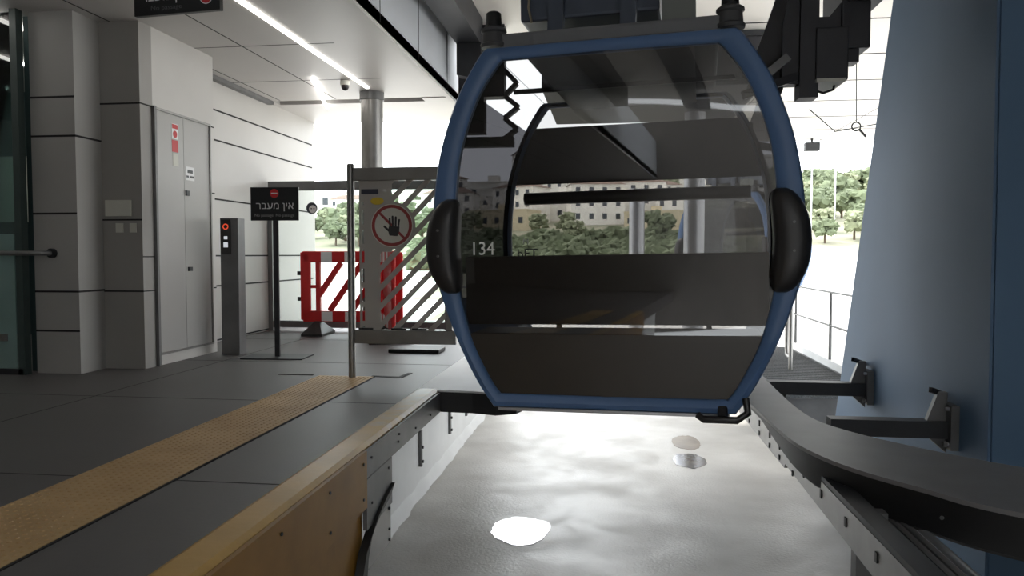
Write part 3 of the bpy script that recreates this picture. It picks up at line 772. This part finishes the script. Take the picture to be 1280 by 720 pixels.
# benches
def bench(y, s, near):
    MB().box(-.93, .93, min(y, y+s*.05), max(y, y+s*.05), .565-CZ, 1.0-CZ, bev=.01).build('bench_backrest', M['seat'], cab)
    MB().box(-.90, .90, min(y, y+s*.42), max(y, y+s*.42), .46-CZ, .51-CZ, bev=.01).build('bench_seat', M['seat'], cab)
    if near: MB().box(-.80, .80, y+s*.02, y+s*.05, .14-CZ, .46-CZ).build('bench_front', M['seat'], cab)
    for x in (-.6, .6): MB().box(x-.02, x+.02, y+s*.2, y+s*.24, .125-CZ, .46-CZ).build('bench_leg', M['dullsteel'], cab)
bench(YF+.09, 1, True); bench(YR-.09, -1, False)
# black bumper pods at the widest corners
for sgn in (-1, 1):
    b = MB(); b.ellipsoid((0,0,0), .105, .11, .30, p=2.7)
    for v in b.bm.verts: v.co.x += sgn*(-.06*(v.co.z/.3)**2)
    o = b.build('bumper', M['blackplastic'], cab, True); o.location = (sgn*1.045, YF-.0, 1.065-CZ)
    for z in (.10, -.06):
        MB().tube([(0,-.108,z),(0,-.116,z)], .008, 10).build('screw', M['dullsteel'], o)
# number and small logo on the window
text('134', .118, 'cabin_number', mat('number_grey', (235,233,230), .6), cab, front(-.79, YF+.006, 1.045-CZ, .92))
dk = mat('logo_dark', (40,42,44), .6)
text('bFT', .085, 'small_logo', dk, cab, front(-.50, YF+.004, 1.01-CZ))
text('M', .05, 'small_logo', mat('logo_light', (140,142,142), .6), cab, front(-.51, YF+.004, 1.085-CZ))
# foot brackets
b = MB(); b.tube([(.52,YF-.03,.0),(.55,YF-.05,-.02),(.74,YF-.05,-.02),(.80,YF-.03,.02),(.79,YF,.10)], .022, 10)
b.build('door_hook', M['blackplastic'], cab, True)
MB().tube([(.66,YF+.0,.04),(.66,YF-.04,-.01)], .03, 12).build('hook_mount', M['blackplastic'], cab, True)
# dampers on roof corners
for sgn in (-1, 1):
    for y in (YF+.09,):
        b = MB(); b.tube([(0,0,0),(0,0,.02),(0,0,.03),(0,0,.09),(0,0,.10),(0,0,.115),(0,0,.135)], 0, 20, radii=[.082,.086,.074,.070,.082,.08,.05])
        o = b.build('damper', mat('damper_grey', (74,74,76), .6), cab, True); o.location = (sgn*.715 - .0, y, 2.305-CZ)
        MB().tube([(0,0,.13),(0,0,.215),(0,0,.225)], 0, 20, radii=[.052,.047,.035]).build('cap', M['black'], o, True)
MB().box(.32, .52, YF+.16, YF+.40, 2.40-CZ, 2.58-CZ, bev=.006).build('control_box', M['ctrl'], cab)
# hanger frame
for x in (-.36, .10):
    MB().prism([(x-.05,2.33-CZ),(x+.05,2.33-CZ),(x+.065,2.75-CZ),(x-.03,2.75-CZ)], 'y', YF+.25, YF+.32).build('hanger_post', M['machblue'], cab)
    MB().prism([(x-.05,2.33-CZ),(x+.05,2.33-CZ),(x+.065,2.75-CZ),(x-.03,2.75-CZ)], 'y', .55, .62).build('hanger_post', M['machblue'], cab)
MB().box(-.60, .30, YF+.33, .5, 2.53-CZ, 2.95-CZ, bev=.02).build('hanger_frame', M['machblue'], cab)
MB().box(-.12, .0, -.1, .1, 2.95-CZ, 3.35-CZ).build('grip', M['machine'], cab)
MB().tube([(-.52,YF+.28,2.72-CZ),(-.53,YF+.27,2.6-CZ),(-.51,YF+.27,2.50-CZ)], .008, 8).build('cable', mat('cable_tan', (150,140,120), .6), cab, True)

# the next cabin ahead on the curve
nxt = copy_tree(cab); nxt.location = (2.9, 17.4, CZ); nxt.rotation_euler = (0, 0, R(-38))
nxt['label'] = 'second gondola cabin further ahead, seen through right side of the near cabin windows'
for c_ in kids(nxt):
    if c_.name.startswith(('cabin_number', 'small_logo')): bpy.data.objects.remove(c_)
# ================================================================== OVERHEAD MACHINERY
t = thing('track_beam', 'long dark steel track beam that the cabin grip runs under', 'beam', (0, 0, 3.4))
MB().box(-.25, .25, -3, 10.2, -.05, .12).build('web', M['machine'], t)
for y in (0, 3, 6, 9): MB().box(-.06, .06, y, y+.12, .12, .5).build('hanger', M['machine'], t)
t = thing('curved_track', 'dark steel track leading from the station to the next cabin', 'beam', (0, 0, 3.4))
b = MB(); cp = cat([(0.02,10.25,.03),(.35,12.4,.03),(1.3,14.8,.03),(3.0,17.4,.03),(4.2,18.6,.03)], 6)
for p_, q_ in zip(cp, cp[1:]): b.bar(p_, q_, .14, .14)
b.build('rail', M['machine'], t)
for x_, y_ in ((1.3,14.8),(3.0,17.4)): MB().box(x_-.05, x_+.05, y_-.05, y_+.05, .10, .495).build('hanger', M['machine'], t)
t = thing('black_cable_beam', 'black beam under the roof beside the grey fascia', 'beam', (-1.75, 0, 3.57))
MB().box(-.15, .15, -4, 9.4, 0, .33).build('web', M['darkmetal'], t)
MB().prism([(-.14,-.38),(.16,-.45),(.16,.0),(-.14,.0)], 'y', 9.2, 9.4).build('end_plate', M['darkmetal'], t)
t = thing('wheel_housing', 'wide dark machine housing over the track beyond the cabin', 'machinery', (.45, 10, 3.2))
MB().box(-1.40, 1.5, 0.25, 3.0, 0, .62, bev=.02).build('cover', M['machine'], t)
MB().box(-1.40, 1.5, .25, .32, .62, .69).build('lip', M['darkmetal'], t)
for x in (-1.0, .1, 1.2): MB().box(x-.05, x+.05, 1.4, 1.5, .62, .69).build('hanger', M['machine'], t)
# left drive frame seen through the roof glass: post, plates and zigzag springs
t = thing('drive_frame', 'dark drive frame with zigzag springs left of the cabin roof', 'machinery', (-1.50, 9.6, 3.895))
b = MB(); b.box(-.45,-.12,0,.2,-1.35,0).box(-.12,.14,0,.2,-.9,0); b.build('plate', M['machine'], t)
b = MB()
zz = [(0,-.55),(.16,-.72),(0,-.88),(.18,-1.02),(0,-1.16),(.16,-1.3),(0,-1.42)]
for (a,c),(d,e) in zip(zz, zz[1:]): b.bar((a+.13,.1,c),(d+.13,.1,e),.055,.1,up=(0,1,0))
b.build('zigzag_spring', M['machine'], t)
MB().box(-.45,.25,.02,.18,-1.52,-1.40).build('crossbar', M['machine'], t)
# right hand door-operating machinery
t = thing('door_operator', 'cluster of dark boxes and posts hanging right of the cabin', 'machinery', (1.2, 5.0, 3.885))
MB().box(-.16,-.05,-.05,.05,-1.83,0).build('post', M['machine'], t)
MB().box(-.06, .05,-.08,.06,-1.92,0).build('post', M['machine'], t)
MB().box(.03, .22,-.1,.25,-1.82,-1.5, bev=.01).build('gearbox', M['machine'], t)
MB().box(.19, .36,-.05,.4,-1.62,0,bev=.01).build('motor_box', M['machine'], t)
MB().box(.22, .43,-.3,.3,-1.34,0,bev=.01).build('motor_box', M['machine'], t)
MB().prism([(-.02,-1.42),(.12,-1.42),(.30,-1.2),(.30,-1.7),(-.02,-1.7)], 'y', -.03, .1).build('bracket', M['machine'], t)
lp = []
for k in range(13):
    a = k/12; x = -.42 + .24*a**.75; z = -1.80 + .62*a; 
    lp.append([(x,-.18,z-.0),(x+.26-.14*a,.05,z-.03-.08*(1-a)),(x+.26-.14*a,.07,z-.03-.08*(1-a)),(x,-.16,z)])
MB().loft(lp, caps=True).build('curved_guard', mat('guard_grey', (92,90,90), .5, .2), t, True)
b = MB(); b.bar((-.36,-.1,-1.86),(-.14,-.1,-1.68),.08,.05); b.build('roller_arm', M['dullsteel'], t)
MB().bar((-.40,-.1,-1.90),(.1,0,-1.72),.05,.05).build('arm', M['machine'], t)
MB().box(.03,.2,-.12,.2,-1.835,-1.815).build('label_plate', M['cream'], t)
MB().tube([(.02,0,-1.8),(.04,0,-1.86),(.10,0,-1.88),(.16,0,-1.86),(.17,0,-1.8)], .008, 8).build('cable', M['black'], t, True)
# pull wire with handle hanging from canopy
t = thing('pull_wire', 'thin wire with ring handle hanging from the canopy', 'pull cord', (2.55, 8.5, 3.9))
MB().tube([(0,0,0),(.01,0,-.5),(-.01,0,-.9),(0,0,-1.5)], .005, 6).build('wire', M['darkmetal'], t)
b = MB(); b.tube([(.045*math.cos(a*.524),0,-1.55+.045*math.sin(a*.524)) for a in range(13)], .008, 8, cap=False); b.bar((.03,0,-1.58),(.1,0,-1.66),.02,.02); b.build('handle', M['black'], t)
# slack cable and little lamp at the canopy's far edge
t = thing('slack_cable', 'thin slack cable under the far edge of the canopy', 'cable', (3.9, 16, 3.9))
MB().tube([(0,0,0),(.5,0,-.45),(1.4,0,-.30),(2.4,0,.0)], .012, 6).build('cable', M['darkmetal'], t)
t = thing('floodlight', 'small dark floodlight under the far canopy edge', 'floodlight', (4.95, 20.0, 3.9))
MB().tube([(0,0,0),(0,0,-.1)], .03, 8).build('stem', M['darkmetal'], t)
MB().box(-.18,.18,-.1,.12,-.32,-.1,bev=.02).build('head', M['darkmetal'], t)
# ---- posts and end beam beyond the cabin
for x, y, r, lab in ((1.27,12.2,.16,'pale round steel post beyond the cabin, right of two'),(.45,14.2,.14,'pale round steel post beyond the cabin, left of two')):
    t = thing('roof_post', lab, 'post', (x, y, PF), group='posts beyond the cabin')
    MB().tube([(0,0,0),(0,0,3.9-PF if y < 13 else 3.2)], r, 20).build('shaft', M['aluminium'], t, True)
    MB().box(-.22,.22,-.22,.22,0,.04).build('base_plate', M['dullsteel'], t)

# ================================================================== OUTSIDE
# terrain
def zt(x, y):
    if y < 15: return PF-.03
    a = min(1, (y-15)/35); z = (PF-.03) + a*2.3
    if y > 50:
        k = (y-50); z += (11.5 if x > -12 else 8.0)*(1-math.exp(-k/70)) * (1+.12*math.sin(x*.03+1)) + 1.2*noise.noise(Vector((x*.03, y*.03, 0)))*min(1,k/20)
    return z
b = MB(); nx, ny = 200, 90; grid = []
ys = [15+ (i/ny)**1.8*285 for i in range(ny+1)]
for y in ys: grid.append([b.bm.verts.new((-160+320*i/nx, y, zt(-160+320*i/nx, y))) for i in range(nx+1)])
for j in range(ny):
    for i in range(nx):
        f = b.bm.faces.new((grid[j][i], grid[j][i+1], grid[j+1][i+1], grid[j+1][i]))
        xm = -160+320*(i+.5)/nx
        if ys[j] > 46 or (-.24*ys[j] < xm < .19*ys[j] and ys[j] > 19): f.material_index = 1
struct(b.build('ground', [M['plaza'], M['hill']]))
struct(MB().box(9, 160, -20, 15, PF-.25, PF-.03).build('ground', M['plaza']))
struct(MB().box(-160, -1.42, 11.2, 15, PF-.25, PF-.03).build('ground', M['plaza']))
# trees
def make_tree(name, m, seed, n=26):
    t = thing(name, '', 'tree')
    random.seed(seed); b = MB()
    for k in range(n):
        a = random.random()*6.28; r = random.random()**.6*1.5
        b.blob((r*math.cos(a), r*math.sin(a), 2.7+random.uniform(-1.0,1.0)), random.uniform(.4,.75), 2, 1.0, .85, seed+k)
    b.build('crown', m, t, True)
    MB().tube([(0,0,-.4),(.05,0,1),(0,.05,2.4)], 0, 8, radii=[.2,.15,.1]).build('trunk', M['bark'], t)
    return t
protos = [make_tree('broadleaf_tree', M['leaf_a'], 3), make_tree('broadleaf_tree', M['leaf_b'], 11), make_tree('broadleaf_tree', M['leaf_a'], 23, 34)]
tl = ['dark green rounded tree on the hillside beyond the station', 'light green rounded tree on the hillside beyond the station', 'broad dark green tree on the hillside beyond the station']
random.seed(5)
used = [False]*3; cnt = 0; spots = []
houses = []
random.seed(12)
# town houses
def make_house(w, d, h, m, roof, floors):
    t = thing('house', '', 'house')
    MB().box(-w/2, w/2, -d/2, d/2, -3, h).build('walls', m, t)
    if roof:
        b = MB(); b.loft([[(-w/2-.3,-d/2-.3,h),(w/2+.3,-d/2-.3,h),(w/2+.3,d/2+.3,h),(-w/2-.3,d/2+.3,h)], [(-w/4,-.1,h+1.6),(w/4,-.1,h+1.6),(w/4,.1,h+1.6),(-w/4,.1,h+1.6)]], caps=True); b.build('roof', M['tile'], t)
    else:
        b = MB(); b.box(-w/2-.1,w/2+.1,-d/2-.1,d/2+.1,h,h+.35).box(-1,1,-1,1,h+.35,h+1.6); b.build('roof', m, t)
    for f in range(floors):
        z = .8 + f*2.9
        nn = max(2, int(w/2.6))
        for k in range(nn):
            x = -w/2 + (k+.5)*w/nn
            MB().box(x-.5, x+.5, -d/2-.04, -d/2+.02, z, z+1.3).build('window', M['pane'], t)
    return t
hp = [make_house(9,7,6,M['housewhite'],False,2), make_house(12,8,8.6,M['housewhite'],True,3), make_house(14,7,3.4,M['housecream'],False,1)]
hl = ['white flat-roofed house with two rows of windows on the hillside', 'white three-storey house with red tiled roof on the hillside', 'long low cream building on the lower hillside']
hs = [(-14,66,1),(-10.6,69,0),(-7.6,64,1),(-4.2,67,0),(-1.4,63,1),(2.2,66.5,1),(5.4,64,0),(-17.5,71,0),(-12.5,78,0),(-6.0,76,1),(-.2,75,0),(4.6,76,1),(9.0,77,0),
      (-26,74,1),(-31,84,0),(-21,88,1),(-13,92,0),(-4,94,1),(4,95,0),(12,93,1),(18,104,0),(-8.5,60,2),(3.4,60,2),(-9,112,1),(2,115,0),(11,118,1),(22,124,0),(-18,116,0)]
used_h = [False]*3
for i, (x, y, k) in enumerate(hs):
    o = hp[k] if not used_h[k] else copy_tree(hp[k]); used_h[k] = True
    o.location = (x, y, zt(x, y)); o.rotation_euler.z = random.uniform(-.5,.5); o['label'] = hl[k]; o['group'] = ['white houses on the hillside','tiled houses on the hillside','low cream buildings'][k]
    q = (.85 if y > 100 else .6) if y > 82 else random.uniform(.30,.40); o.scale = (q,q,q)
random.seed(31)
placed = []
for i in range(6000):
    if len(placed) >= 290: break
    y = 52 + random.random()**1.1*125; x = random.uniform(-.47, .38)*y
    s = random.uniform(.6,1.05)*(.55 + (y-50)/110)
    if any(abs(x-hx) < (2.4 if hy < 82 else 4.5)+1.2*s and hy-(7 if _k != 2 else 3) < y < hy+3 for hx, hy, _k in hs): continue
    if any((x-a)**2+(y-b_)**2 < (1.45*(s+c))**2 for a, b_, c in placed): continue
    placed.append((x, y, s))
    k = random.randrange(3)
    o = protos[k] if not used[k] else copy_tree(protos[k]); used[k] = True
    o.location = (x, y, zt(x,y)-.2*s); o.scale = (s,s,s); o.rotation_euler.z = random.random()*6.28
    o['label'] = tl[k]; o['group'] = ['dark hillside trees','light hillside trees','broad hillside trees'][k]
# low olive bushes in front of the town
bp = thing('bush', '', 'bush'); b = MB(); random.seed(9)
for k in range(12): b.blob((random.uniform(-1.2,1.2), random.uniform(-.6,.6), random.uniform(.3,.9)), random.uniform(.35,.65), 2, 1.0, .85, k+40)
b.build('foliage', M['leaf_a'], bp, True); MB().tube([(0,0,-.4),(0,0,.4)], .08, 6).build('stem', M['bark'], bp)
random.seed(77); bl = []
for i in range(3000):
    if len(bl) >= 110: break
    y = random.uniform(34, 54); x = random.uniform(-.25, .17)*y
    if any(abs(x-a) < 1.9 and abs(y-c) < 1.1 for a, c in bl): continue
    if any(abs(x-hx) < 4.8 and abs(y-hy) < 3 for hx, hy, _k in hs): continue
    o = bp if not bl else copy_tree(bp); bl.append((x, y))
    o.location = (x, y, zt(x, y)-.1); o.rotation_euler.z = random.uniform(-.3,.3); q = random.uniform(.6,.95); o.scale = (q, q, q*random.uniform(.7,1.2))
    o['label'] = 'low olive bush on the slope below the hillside houses'; o['group'] = 'low bushes below the houses'
# street lamps on the plaza
for x, y in ((15.2,55),(12.9,52)):
    t = thing('street_lamp', 'slim pale street lamp beyond the walkway, %s' % ('further off' if y > 50 else 'nearer'), 'street lamp', (x, y, zt(x,y)), group='street lamps')
    MB().tube([(0,0,0),(0,0,5.0)], .05, 8).build('pole', M['aluminium'], t)
    MB().box(-.5,.1,-.1,.1,5.0,5.1).build('head', M['aluminium'], t)
